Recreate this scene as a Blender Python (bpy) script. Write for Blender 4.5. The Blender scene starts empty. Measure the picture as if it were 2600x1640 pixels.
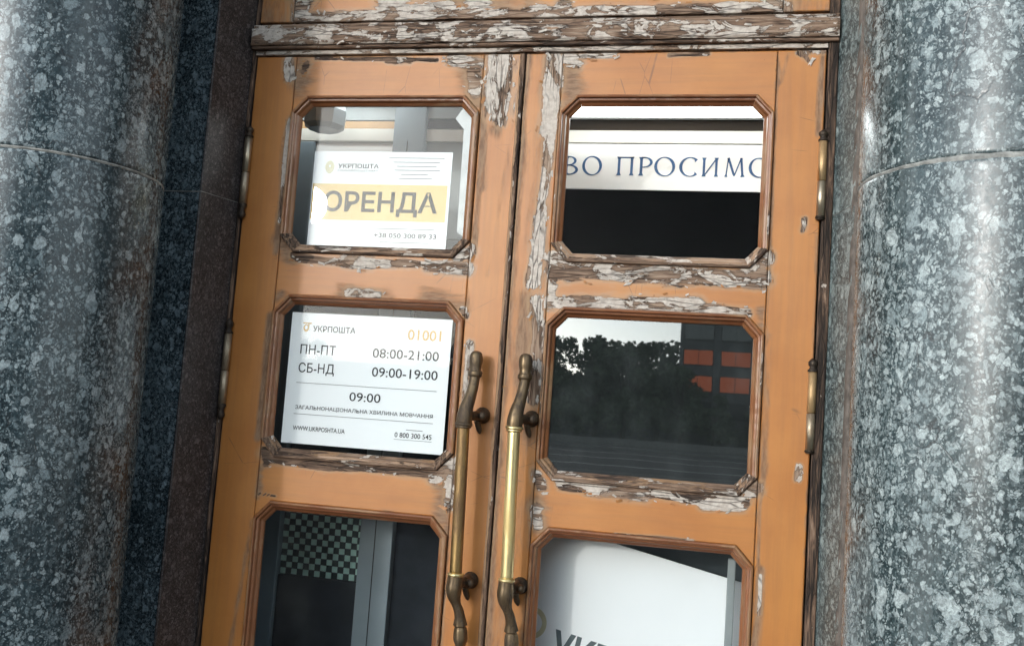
import bpy, bmesh, math, random
import numpy as np
from mathutils import Vector, Matrix
random.seed(7); np.random.seed(7)
R_=math.radians
scene=bpy.context.scene
COL=scene.collection

# ------------------------------------------------------------------ camera
cd=bpy.data.cameras.new('camera'); cam=bpy.data.objects.new('camera',cd); COL.objects.link(cam)
cd.sensor_width=36; cd.lens=34.95; cd.clip_start=.05; cd.clip_end=2000
cam.matrix_world=Matrix(((0.9733,-0.0480,0.2243,0.5664),(0.2182,-0.1071,-0.9700,-2.3954),(0.0705,0.9931,-0.0938,1.5472),(0,0,0,1)))
scene.camera=cam
# ------------------------------------------------------------------ sky, sun, exposure
SUN_AZ=-25.2; SUN_EL=11.1          # azimuth from -y (street side) towards +x
sdir=Vector((math.sin(R_(SUN_AZ))*math.cos(R_(SUN_EL)),-math.cos(R_(SUN_AZ))*math.cos(R_(SUN_EL)),math.sin(R_(SUN_EL))))
w=bpy.data.worlds.new('World'); scene.world=w; w.use_nodes=True
nt=w.node_tree; nt.nodes.clear()
sky=nt.nodes.new('ShaderNodeTexSky'); sky.sky_type='NISHITA'; sky.sun_disc=False
sky.sun_elevation=R_(SUN_EL); sky.sun_rotation=math.atan2(sdir.x,sdir.y)
sky.air_density=1.0; sky.dust_density=.7; sky.ozone_density=1.0
# thin high cloud over the whole sky
tc=nt.nodes.new('ShaderNodeTexCoord')
cn=nt.nodes.new('ShaderNodeTexNoise'); cn.inputs['Scale'].default_value=2.2; cn.inputs['Detail'].default_value=6; cn.inputs['Roughness'].default_value=.6
nt.links.new(tc.outputs['Generated'],cn.inputs['Vector'])
mr=nt.nodes.new('ShaderNodeMapRange'); mr.inputs[1].default_value=.35; mr.inputs[2].default_value=.7; mr.inputs[3].default_value=.55; mr.inputs[4].default_value=.9
nt.links.new(cn.outputs['Fac'],mr.inputs[0])
bw=nt.nodes.new('ShaderNodeRGBToBW'); nt.links.new(sky.outputs[0],bw.inputs[0])
cl=nt.nodes.new('ShaderNodeMix'); cl.data_type='RGBA'; cl.blend_type='MULTIPLY'; cl.inputs[0].default_value=1
nt.links.new(bw.outputs[0],cl.inputs[6]); cl.inputs[7].default_value=(1.16,1.30,1.42,1)
mx=nt.nodes.new('ShaderNodeMix'); mx.data_type='RGBA'
nt.links.new(mr.outputs[0],mx.inputs[0]); nt.links.new(sky.outputs[0],mx.inputs[6]); nt.links.new(cl.outputs[2],mx.inputs[7])
bg=nt.nodes.new('ShaderNodeBackground'); bg.inputs[1].default_value=.15
nt.links.new(mx.outputs[2],bg.inputs[0])
wo=nt.nodes.new('ShaderNodeOutputWorld'); nt.links.new(bg.outputs[0],wo.inputs[0])
sd=bpy.data.lights.new('sun','SUN'); sd.energy=.26; sd.angle=R_(2.0); sd.color=(1,.985,.96)
sun=bpy.data.objects.new('sun',sd); COL.objects.link(sun); sun.location=sdir*60; sun.rotation_euler=(-sdir).to_track_quat('-Z','Y').to_euler()
vs=scene.view_settings; vs.view_transform='Standard'; vs.look='None'; vs.exposure=1.62; vs.gamma=1
scene.cycles.max_bounces=5; scene.cycles.transparent_max_bounces=10
scene.cycles.caustics_reflective=False; scene.cycles.caustics_refractive=False

# ------------------------------------------------------------------ helpers
def wloc(o):
    v=Vector((0,0,0))
    while o is not None: v+=o.location; o=o.parent
    return v
def tag(o,label=None,cat=None,group=None,kind=None):
    if label: o['label']=label
    if cat: o['category']=cat
    if group: o['group']=group
    if kind: o['kind']=kind
    return o
def thing(name,loc,label,cat,group=None):
    o=bpy.data.objects.new(name,None); o.empty_display_size=.05; COL.objects.link(o); o.location=loc
    return tag(o,label,cat,group)
def obj(name,V,F,mat,parent=None,smooth=False,wear=None,origin=None):
    """mesh from world-space vertices; local = world - parent's place (or - origin for a top-level mesh)"""
    V=np.asarray(V,dtype=float)
    off=wloc(parent) if parent is not None else Vector(origin or (0,0,0))
    me=bpy.data.meshes.new(name); me.from_pydata((V-np.array(off)).tolist(),[],F); me.validate()
    if smooth: me.polygons.foreach_set('use_smooth',[True]*len(me.polygons))
    if wear is not None:
        a=me.color_attributes.new('wear','FLOAT_COLOR','POINT')
        buf=np.ones((len(V),4),dtype=np.float32); buf[:,:3]=wear; a.data.foreach_set('color',buf.ravel())
    me.materials.append(mat)
    o=bpy.data.objects.new(name,me); COL.objects.link(o)
    if parent is not None: o.parent=parent
    else: o.location=off
    return o
def boxvf(x0,x1,y0,y1,z0,z1,b=0.0):
    if b<=0:
        V=[(x,y,z) for z in (z0,z1) for y in (y0,y1) for x in (x0,x1)]
        return V,[(0,2,3,1),(4,5,7,6),(0,1,5,4),(2,6,7,3),(0,4,6,2),(1,3,7,5)]
    bm=bmesh.new(); bmesh.ops.create_cube(bm,size=1)
    for v in bm.verts: v.co=Vector(((x0+x1)/2+v.co.x*(x1-x0),(y0+y1)/2+v.co.y*(y1-y0),(z0+z1)/2+v.co.z*(z1-z0)))
    bmesh.ops.bevel(bm,geom=bm.edges[:],offset=b,segments=2,affect='EDGES',profile=.6)
    bm.verts.index_update(); V=[tuple(v.co) for v in bm.verts]; F=[tuple(v.index for v in f.verts) for f in bm.faces]; bm.free()
    return V,F
def box(name,x0,x1,y0,y1,z0,z1,mat,parent=None,b=0.0,wear=None,origin=None):
    V,F=boxvf(x0,x1,y0,y1,z0,z1,b)
    wv=None if wear is None else np.tile(np.array(wear),(len(V),1))
    return obj(name,V,F,mat,parent,wear=wv,origin=origin)
def prism(name,poly,z0,z1,mat,parent=None,origin=None):
    n=len(poly); V=[(x,y,z0) for x,y in poly]+[(x,y,z1) for x,y in poly]
    F=[tuple(range(n))[::-1],tuple(range(n,2*n))]+[(i,(i+1)%n,n+(i+1)%n,n+i) for i in range(n)]
    return obj(name,V,F,mat,parent,origin=origin)
def tube_vf(path,rad,n=14,flute=0,amp=0,cap=True):
    P=[Vector(p) for p in path]; V=[];F=[]
    T=[(P[min(i+1,len(P)-1)]-P[max(i-1,0)]).normalized() for i in range(len(P))]
    up=Vector((1,0,0)) if abs(T[0].x)<.9 else Vector((0,0,1))
    a=(up-T[0]*up.dot(T[0])).normalized()
    for i,(p,t) in enumerate(zip(P,T)):
        a=(a-t*a.dot(t)).normalized(); b=t.cross(a)
        for k in range(n):
            an=2*math.pi*k/n; r=rad[i]
            if flute: r*=1+(amp[i] if hasattr(amp,'__len__') else amp)*math.cos(flute*an)
            V.append(tuple(p+(a*math.cos(an)+b*math.sin(an))*r))
    for i in range(len(P)-1):
        for k in range(n): F.append((i*n+k,i*n+(k+1)%n,(i+1)*n+(k+1)%n,(i+1)*n+k))
    if cap: F.append(tuple(range(n))[::-1]); F.append(tuple((len(P)-1)*n+k for k in range(n)))
    return V,F
def spline(pts,n=8):
    """Catmull-Rom through tuples of any length"""
    A=[np.array(p,float) for p in pts]; A=[2*A[0]-A[1]]+A+[2*A[-1]-A[-2]]; out=[]
    for i in range(1,len(A)-2):
        for k in range(n):
            t=k/n; p0,p1,p2,p3=A[i-1:i+3]
            out.append(.5*(2*p1+(p2-p0)*t+(2*p0-5*p1+4*p2-p3)*t*t+(3*p1-p0-3*p2+p3)*t**3))
    out.append(A[-2]); return out
def tube(name,pts,mat,parent,n=14,k=8,flute=0,amp=0,origin=None):
    """pts: (x,y,z,r) control points"""
    S=spline(pts,k) if k else [np.array(p,float) for p in pts]
    V,F=tube_vf([s[:3] for s in S],[max(.0003,s[3]) for s in S],n,flute,amp)
    o=obj(name,V,F,mat,parent,smooth=True,origin=origin); return o
def lathe(name,prof,cx,cy,mat,parent=None,n=32,origin=None,smooth=True):
    """prof: (radius,z) list, vertical axis"""
    V=[];F=[]
    for r,z in prof:
        for k in range(n): a=2*math.pi*k/n; V.append((cx+r*math.cos(a),cy+r*math.sin(a),z))
    for i in range(len(prof)-1):
        for k in range(n): F.append((i*n+k,i*n+(k+1)%n,(i+1)*n+(k+1)%n,(i+1)*n+k))
    F.append(tuple(range(n))[::-1]); F.append(tuple((len(prof)-1)*n+k for k in range(n)))
    return obj(name,V,F,mat,parent,smooth=smooth,origin=origin)

# ------------------------------------------------------------------ materials
class G:
    def __init__(s,name):
        s.m=bpy.data.materials.new(name); s.m.use_nodes=True; s.nt=s.m.node_tree; s.nt.nodes.clear()
        s.pos=s.n('ShaderNodeNewGeometry').outputs['Position']
    def n(s,t,ins=None,**kw):
        x=s.nt.nodes.new(t)
        for k,v in kw.items(): setattr(x,k,v)
        for k,v in (ins or {}).items(): s.set(x.inputs[k],v)
        return x
    def set(s,sock,v):
        if isinstance(v,bpy.types.NodeSocket): s.nt.links.new(v,sock)
        elif sock.type in('RGBA',) and len(v)==3: sock.default_value=(*v,1)
        else: sock.default_value=v
    def math(s,op,a,b=0.0,c=0.0,clamp=False):
        x=s.n('ShaderNodeMath',operation=op,use_clamp=clamp)
        for i,v in enumerate((a,b,c)): s.set(x.inputs[i],v)
        return x.outputs[0]
    def mix(s,f,a,b,blend='MIX'):
        x=s.n('ShaderNodeMix',data_type='RGBA',blend_type=blend)
        s.set(x.inputs[0],f); s.set(x.inputs[6],a); s.set(x.inputs[7],b); return x.outputs[2]
    def rng(s,v,a,b,c=0.0,d=1.0,smooth=True):
        x=s.n('ShaderNodeMapRange',interpolation_type='SMOOTHSTEP' if smooth else 'LINEAR')
        for i,q in enumerate((v,a,b,c,d)): s.set(x.inputs[i],q)
        return x.outputs[0]
    def scale(s,v,xyz,add=(0,0,0)):
        x=s.n('ShaderNodeMapping',{'Vector':v,'Scale':xyz,'Location':add}); return x.outputs[0]
    def noise(s,v,sc,det=4,rough=.55,dist=0.0,col=False):
        x=s.n('ShaderNodeTexNoise',{'Vector':v,'Scale':sc,'Detail':det,'Roughness':rough,'Distortion':dist}); return x.outputs['Color' if col else 'Fac']
    def voro(s,v,sc,feature='F1',rnd=1.0):
        return s.n('ShaderNodeTexVoronoi',{'Vector':v,'Scale':sc,'Randomness':rnd},feature=feature)
    def bump(s,h,dist=.001,strength=1.0,nrm=None):
        ins={'Height':h,'Distance':dist,'Strength':strength}
        if nrm is not None: ins['Normal']=nrm
        return s.n('ShaderNodeBump',ins).outputs[0]
    def bsdf(s,**kw):
        b=s.n('ShaderNodeBsdfPrincipled')
        for k,v in kw.items(): s.set(b.inputs[k.replace('_',' ')],v)
        return b
    def out(s,sh,):
        o=s.n('ShaderNodeOutputMaterial'); s.nt.links.new(sh if isinstance(sh,bpy.types.NodeSocket) else sh.outputs[0],o.inputs[0]); return s.m

def wood(name,axis,paint,paint2,seed=0.0,gloss=.42):
    """old paint over weathered timber; 'wear' = (peel, tone of bare wood, grime)"""
    g=G(name)
    a=g.n('ShaderNodeVertexColor',layer_name='wear').outputs[0]
    sep=g.n('ShaderNodeSeparateColor',{0:a}); peel,tone,grime=sep.outputs
    st=(.22,1,1) if axis=='X' else (1,1,.22)
    v=g.scale(g.pos,st,(seed,seed*.7,seed*1.3))
    n1=g.noise(v,34,6,.66,.5); n2=g.noise(v,150,5,.6)
    t=g.math('ADD',peel,g.math('ADD',g.math('MULTIPLY',g.math('SUBTRACT',n1,.5),1.15),g.math('MULTIPLY',g.math('SUBTRACT',n2,.5),.35)))
    bare=g.rng(t,.57,.605)
    rim=g.math('MULTIPLY',g.rng(t,.43,.58),g.math('SUBTRACT',1.0,bare))
    # timber: dark grain, silvered fibre and left-over flakes of white primer
    vg=g.scale(g.pos,(.06,1,1) if axis=='X' else (1,1,.06),(seed*2,0,seed))
    gr=g.noise(vg,120,5,.68,1.2); big=g.noise(v,24,3,.55)
    f=g.math('ADD',g.math('MULTIPLY',gr,.85),g.math('ADD',g.math('MULTIPLY',big,.45),g.math('MULTIPLY',g.math('SUBTRACT',tone,.35),.25)))
    cr=g.n('ShaderNodeValToRGB',{0:f}); e=cr.color_ramp
    for i,(p,c) in enumerate([(.44,(.47,.365,.28)),(.58,(.34,.235,.165)),(.70,(.20,.122,.08)),(.80,(.075,.048,.034)),(.92,(.022,.016,.013))]):
        el=e.elements[i] if i<2 else e.elements.new(p)
        el.position=p; el.color=(*c,1)
    fl=g.noise(g.scale(g.pos,(.38,1,1) if axis=='X' else (1,1,.38),(seed,2,seed)),27,7,.66,.7)
    pt=g.math('SUBTRACT',fl,g.math('ADD',.40,g.math('MULTIPLY',tone,.27)))
    prim=g.rng(pt,.0,.018); prim_rim=g.math('MULTIPLY',g.rng(pt,-.035,-.002),g.math('SUBTRACT',1.0,prim))
    pcol=g.mix(g.rng(g.noise(g.pos,70,4,.6),.35,.68),(.66,.585,.51),(.50,.42,.355))
    crackv=g.voro(g.scale(g.pos,(.14,1,1) if axis=='X' else (1,1,.14),(seed,0,0)),85,'DISTANCE_TO_EDGE').outputs['Distance']
    crack=g.math('MULTIPLY',g.rng(crackv,.0,.085,1.0,0.0),g.rng(big,.40,.56))
    timber=g.mix(prim,cr.outputs[0],pcol)
    timber=g.mix(g.math('MULTIPLY',prim_rim,.55),timber,(.07,.046,.034))
    timber=g.mix(g.math('MULTIPLY',crack,.6),timber,(.022,.015,.012))
    # paint
    pn=g.noise(g.pos,5,5,.6); streak=g.noise(vg,60,4,.6)
    pc=g.mix(g.rng(pn,.3,.7),paint,paint2)
    pc=g.mix(g.rng(streak,.35,.75,0,.26),pc,(.26,.11,.04))
    speck=g.rng(g.noise(g.pos,260,2,.5),.70,.76,0,.55)
    pc=g.mix(g.math('MULTIPLY',speck,g.rng(g.noise(g.pos,9,3),.5,.65)),pc,(.12,.06,.035))
    # hairline cracks in the paint
    hc=g.voro(g.scale(g.pos,(.35,1,1) if axis=='Z' else (1,1,.35)),16,'DISTANCE_TO_EDGE').outputs['Distance']
    hcm=g.math('MULTIPLY',g.rng(hc,.0,.012,.6,0.0),g.rng(g.noise(g.pos,6,3),.56,.62))
    pc=g.mix(hcm,pc,(.12,.06,.03))
    gt=g.math('ADD',grime,g.math('MULTIPLY',g.math('SUBTRACT',n1,.5),1.3))
    gm=g.rng(gt,.28,.85,0,.88)
    gcol=g.mix(g.rng(n2,.35,.65),(.30,.19,.115),(.15,.085,.05))
    pc=g.mix(gm,pc,gcol)
    pc=g.mix(g.rng(t,.16,.54,0,.62),pc,(.43,.26,.135))
    pc=g.mix(g.math('MULTIPLY',rim,.55),pc,(.20,.11,.06))
    col=g.mix(bare,pc,timber)
    h=g.math('ADD',g.math('MULTIPLY',g.math('SUBTRACT',1.0,bare),.55),g.math('MULTIPLY',bare,g.math('SUBTRACT',g.math('ADD',g.math('MULTIPLY',gr,.6),g.math('MULTIPLY',prim,.5)),g.math('MULTIPLY',crack,.8))))
    h=g.math('ADD',h,g.math('ADD',g.math('MULTIPLY',pn,.35),g.math('MULTIPLY',streak,.12)))
    nb=g.bump(h,.0022,1.0)
    rough=g.math('ADD',gloss,g.math('ADD',g.math('MULTIPLY',bare,.45),g.math('MULTIPLY',gm,.25)))
    return g.out(g.bsdf(Base_Color=col,Roughness=rough,Normal=nb,Specular_IOR_Level=.5))

def granite(name,dark,dark2,pale,pale2,density=.5,rough=.2,dust=.15,seed=0.0,size=1.0,spec=.5):
    g=G(name)
    p0=g.scale(g.pos,(1,1,.82),(seed,seed*.37,seed*.61))
    wob=g.n('ShaderNodeVectorMath',{0:g.noise(p0,28,3,.6,col=True),1:(.5,.5,.5)},operation='SUBTRACT').outputs[0]
    wob=g.n('ShaderNodeVectorMath',{0:wob,'Scale':.030},operation='SCALE').outputs[0]
    p=g.n('ShaderNodeVectorMath',{0:p0,1:wob},operation='ADD').outputs[0]
    clus=g.noise(p0,4.2,4,.6)
    def layer(sc,rmin,rmax,pres,soft,cl):
        v=g.voro(p,sc/size); c=g.n('ShaderNodeSeparateColor',{0:v.outputs['Color']})
        r=g.rng(c.outputs[0],0,1,rmin,rmax,False)
        mk=g.rng(g.math('SUBTRACT',v.outputs['Distance'],r),-soft,soft,1,0)
        th=g.math('ADD',pres,g.math('MULTIPLY',g.math('SUBTRACT',clus,.5),cl))
        mk=g.math('MULTIPLY',mk,g.math('LESS_THAN',c.outputs[1],th))
        return mk,c.outputs[2]
    m1,c1=layer(24,.22,.52,density*.72,.05,1.2)
    m2,c2=layer(62,.22,.60,density*1.15,.07,2.2)
    m3,c3=layer(150,.2,.62,density*1.25,.12,2.4)
    fine=g.noise(g.pos,520,3,.7); mid=g.noise(p0,110,4,.65)
    dk=g.mix(g.rng(g.noise(p0,14,5,.65),.35,.68),dark,dark2)
    dk=g.mix(g.rng(mid,.42,.72,0,.45),dk,pale2)
    q1=g.mix(c1,pale,pale2); q2=g.mix(c2,pale,pale2)
    cry=g.n('ShaderNodeSeparateColor',{0:g.voro(p,330).outputs['Color']}).outputs[0]
    tex=g.math('MULTIPLY',g.rng(cry,0,1,.62,1.28,False),g.rng(fine,.3,.72,.75,1.15))
    col=dk
    col=g.mix(g.math('MULTIPLY',m3,.70),col,q2)
    col=g.mix(g.math('MULTIPLY',m2,g.rng(mid,.32,.55,.45,1)),col,q2)
    col=g.mix(g.math('MULTIPLY',m1,g.rng(mid,.30,.52,.5,1)),col,q1)
    col=g.mix(1.0,col,tex,'MULTIPLY')
    # lime and dust film in vertical runs
    run=g.noise(g.scale(g.pos,(1,1,.10),(seed,0,seed)),16,6,.65)
    film=g.math('MULTIPLY',g.rng(run,.45,.75),g.rng(g.noise(g.pos,3.1,4,.6),.35,.7,.2,1))
    film=g.math('MULTIPLY',film,dust)
    col=g.mix(film,col,(.34,.36,.35))
    # hair cracks and grime lines
    hc=g.voro(g.n('ShaderNodeVectorMath',{0:p0,1:wob},operation='ADD').outputs[0],11,'DISTANCE_TO_EDGE').outputs['Distance']
    hk=g.math('MULTIPLY',g.rng(hc,0,.02,.8,0),g.rng(g.noise(p0,5,3),.5,.62))
    col=g.mix(hk,col,(.02,.02,.02))
    rg=g.math('ADD',g.math('ADD',rough,g.math('MULTIPLY',film,.8)),g.math('MULTIPLY',g.rng(mid,.4,.7),.10))
    h=g.math('ADD',g.math('MULTIPLY',mid,.5),g.math('ADD',g.math('MULTIPLY',fine,.35),g.math('MULTIPLY',hk,-1.0)))
    return g.out(g.bsdf(Base_Color=col,Roughness=rg,Normal=g.bump(h,.0005,.55),Specular_IOR_Level=spec))

def plain(name,c,rough=.6,metal=0.0,var=.12,vs_=40,bump=0.0,spec=.5,c2=None):
    g=G(name); n=g.noise(g.pos,vs_,5,.6)
    c2=c2 or tuple(x*(1-2*var) for x in c)
    col=g.mix(g.rng(n,.3,.7),c,c2)
    kw=dict(Base_Color=col,Roughness=g.math('ADD',rough,g.math('MULTIPLY',g.math('SUBTRACT',n,.5),.2)),Metallic=metal,Specular_IOR_Level=spec)
    if bump: kw['Normal']=g.bump(g.noise(g.pos,vs_*4,4),bump,.8)
    return g.out(g.bsdf(**kw))
def metal(name,c,c2,rough,sc=55):
    g=G(name); n=g.noise(g.scale(g.pos,(1,1,.3)),sc,6,.65,.4); n2=g.noise(g.pos,300,3)
    f=g.rng(n,.38,.66); f=g.math('ADD',f,g.math('MULTIPLY',g.math('SUBTRACT',n2,.5),.4),clamp=True)
    col=g.mix(f,c,c2)
    return g.out(g.bsdf(Base_Color=col,Metallic=g.rng(f,0,1,.95,.55,False),Roughness=g.rng(f,0,1,rough,rough+.3,False),Normal=g.bump(n2,.0004,.5)))
def glass(name,f0=.04,tint=(.985,.992,.99),dirt=.06,seed=0.0,film=0.0):
    g=G(name)
    wv=g.noise(g.pos,5,2,.5); nb=g.bump(wv,.0012,.06)
    fr=g.math('ADD',f0,g.math('MULTIPLY',1-f0,g.math('POWER',g.n('ShaderNodeLayerWeight',{'Blend':.5}).outputs['Facing'],5.0)))
    tr=g.n('ShaderNodeBsdfTransparent',{0:tint}); gl=g.n('ShaderNodeBsdfGlossy',{'Color':(1,1,1),'Roughness':.012,'Normal':nb})
    mx=g.n('ShaderNodeMixShader',{0:fr}); g.nt.links.new(tr.outputs[0],mx.inputs[1]); g.nt.links.new(gl.outputs[0],mx.inputs[2])
    d=g.n('ShaderNodeBsdfDiffuse',{'Color':(.50,.56,.55)})
    dn=g.math('MULTIPLY',g.rng(g.noise(g.scale(g.pos,(1,1,.5),(seed,0,0)),9,7,.7),.42,.8),dirt)
    dn=g.math('ADD',dn,g.math('MULTIPLY',g.rng(g.noise(g.pos,330,2),.70,.74),dirt*1.5))
    dn=g.math('ADD',dn,film)
    m2=g.n('ShaderNodeMixShader',{0:dn}); g.nt.links.new(mx.outputs[0],m2.inputs[1]); g.nt.links.new(d.outputs[0],m2.inputs[2])
    return g.out(m2.outputs[0])
def emit(name,c,s):
    g=G(name); e=g.n('ShaderNodeEmission',{'Color':c,'Strength':s}); return g.out(e.outputs[0])

PAINT=(.54,.216,.050); PAINT2=(.46,.168,.036)
M={}
M['paint_h']=wood('painted_wood_horizontal','X',PAINT,PAINT2,0.0)
M['paint_v']=wood('painted_wood_vertical','Z',PAINT,PAINT2,3.1)
M['bead_h']=wood('stained_moulding_horizontal','X',(.25,.092,.037),(.17,.058,.024),5.2,.32)
M['bead_v']=wood('stained_moulding_vertical','Z',(.31,.118,.046),(.22,.08,.032),6.4,.32)
M['granite_l']=granite('granite_dark_blue',(.011,.021,.026),(.023,.042,.050),(.33,.38,.39),(.15,.195,.21),.50,.22,.14,2.0,.66)
M['granite_r']=granite('granite_grey_green',(.024,.039,.042),(.054,.079,.083),(.44,.49,.48),(.22,.265,.268),.62,.23,.42,9.0,.68)
M['granite_strip']=granite('granite_strip',(.015,.024,.030),(.028,.044,.053),(.28,.35,.385),(.12,.165,.19),.60,.24,.10,4.0,.40)
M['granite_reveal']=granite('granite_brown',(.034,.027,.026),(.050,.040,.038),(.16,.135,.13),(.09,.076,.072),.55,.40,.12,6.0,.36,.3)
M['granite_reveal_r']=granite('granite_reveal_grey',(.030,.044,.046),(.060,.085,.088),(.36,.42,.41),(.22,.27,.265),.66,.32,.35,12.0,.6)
M['primer_flake']=plain('primer_flake',(.66,.58,.50),.8,var=.2,vs_=60)
M['paint_flake']=plain('paint_flake',(.50,.21,.06),.5,var=.2,vs_=60)
M['mortar']=plain('mortar',(.40,.39,.36),.9,var=.25,vs_=60,bump=.002)
M['caulk']=plain('brown_caulk',(.20,.165,.14),.9,var=.25,vs_=30,bump=.002)
M['brass_old']=metal('brass_old',(.235,.165,.095),(.085,.062,.045),.42)
M['brass_grip']=metal('brass_worn',(.42,.27,.11),(.17,.10,.05),.34,18)
M['brass_bright']=metal('brass_bright',(.86,.70,.36),(.66,.50,.22),.30,14)
M['bronze']=metal('bronze_dark',(.16,.115,.075),(.055,.042,.032),.4)
M['hinge']=metal('hinge_metal',(.56,.46,.33),(.26,.19,.125),.36,30)
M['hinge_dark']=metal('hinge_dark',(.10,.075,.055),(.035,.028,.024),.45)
M['hinge_gold']=metal('hinge_gold',(.74,.52,.28),(.46,.29,.14),.36,30)
M['glass']=glass('glass',.013,dirt=.02)
M['glass_mirror']=glass('glass_reflecting',.085,(.5,.55,.55),.04,3.0,.022)  # even pale film put in as haze over the reflected street
M['glass_hours']=glass('glass_hours',.006,dirt=.004)
M['glass_low']=glass('glass_low',.012,dirt=.01)
M['glass_clean']=glass('glass_clear',.0012,dirt=.0)
M['paper']=plain('paper_white',(.90,.92,.925),.55,var=.01,vs_=3)
M['paper_cream']=plain('paper_band',(.76,.53,.19),.5,var=.02,vs_=4)
M['film']=plain('pale_strip',(.62,.64,.63),.5,var=.08,vs_=30)
M['ink']=plain('ink_black',(.02,.02,.022),.6,var=.05)
M['ink_brown']=plain('ink_brown',(.03,.023,.017),.6,var=.05)
M['ink_gold']=plain('ink_gold',(.72,.47,.16),.5,var=.05)
M['ink_pale']=plain('ink_pale_gold',(.66,.62,.40),.5,var=.05)
M['ink_grey']=plain('ink_grey',(.10,.13,.14),.6,var=.05)
M['ink_blue']=plain('ink_blue',(.03,.105,.25),.5,var=.15)
M['grey_frame']=plain('grey_blue_paint',(.20,.25,.28),.45,var=.06,vs_=8)
M['grey_panel']=plain('grey_panel',(.28,.31,.31),.5,var=.1,vs_=6)
M['cream']=plain('cream_paint',(.62,.60,.54),.5,var=.05,vs_=6)
M['bar_lit']=plain('bar_lit',(.50,.30,.13),.5,var=.1,vs_=6)  # left stretch of the header bar, its lit tone put into the colour
M['bar_shaded']=plain('bar_shaded_brown',(.03,.02,.012),.7,var=.1,vs_=6,spec=.2)  # right stretch of the same bar, shaded tone put into the colour
M['white_panel']=plain('white_panel',(.80,.80,.78),.45,var=.03,vs_=6)
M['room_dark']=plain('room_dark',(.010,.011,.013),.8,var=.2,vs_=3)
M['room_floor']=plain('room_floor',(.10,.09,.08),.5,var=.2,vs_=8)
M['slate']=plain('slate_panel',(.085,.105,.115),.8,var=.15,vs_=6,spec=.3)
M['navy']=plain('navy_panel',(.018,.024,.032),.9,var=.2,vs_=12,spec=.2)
M['tile_pale']=plain('tile_pale',(.52,.78,.68),.35,var=.12,vs_=25)
M['tile_dark']=plain('tile_dark',(.010,.035,.032),.3,var=.2,vs_=25)
M['lamp']=emit('lamp_light',(.95,1,1),4.6)
M['lamp_body']=plain('lamp_body',(.7,.7,.7),.4,var=.03)
M['shade']=plain('octagon_grey',(.20,.25,.275),.4,var=.1,vs_=9)
M['paving']=plain('paving',(.12,.118,.115),.85,var=.15,vs_=3,bump=.003)
M['asphalt']=plain('asphalt',(.055,.055,.057),.85,var=.15,vs_=5,bump=.004)
M['line_paint']=plain('line_paint',(.70,.70,.66),.7,var=.1,vs_=3)
M['kerb']=plain('kerb_stone',(.34,.33,.31),.8,var=.15,vs_=5,bump=.003)
M['bark']=plain('bark',(.06,.045,.035),.9,var=.2,vs_=20,bump=.01)
M['leaf']=plain('leaf',(.07,.11,.06),.6,var=.3,vs_=.6,c2=(.11,.15,.08))
M['wall_grey']=plain('wall_grey',(.16,.16,.165),.8,var=.08,vs_=.5)
M['wall_far']=plain('wall_far',(.10,.11,.12),.8,var=.1,vs_=.4)
M['frame_dark']=plain('window_frame_dark',(.03,.03,.032),.5,var=.1)
M['mid_pane']=emit('glowing_orange_pane',(1,.25,.11),.38)  # orange glow put into the far panes as emission
M['far_glass']=plain('far_glass',(.03,.04,.05),.06,var=.1,vs_=.5,spec=1.0)
M['facade']=plain('facade_stone',(.20,.19,.18),.8,var=.12,vs_=2,bump=.003)

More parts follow.
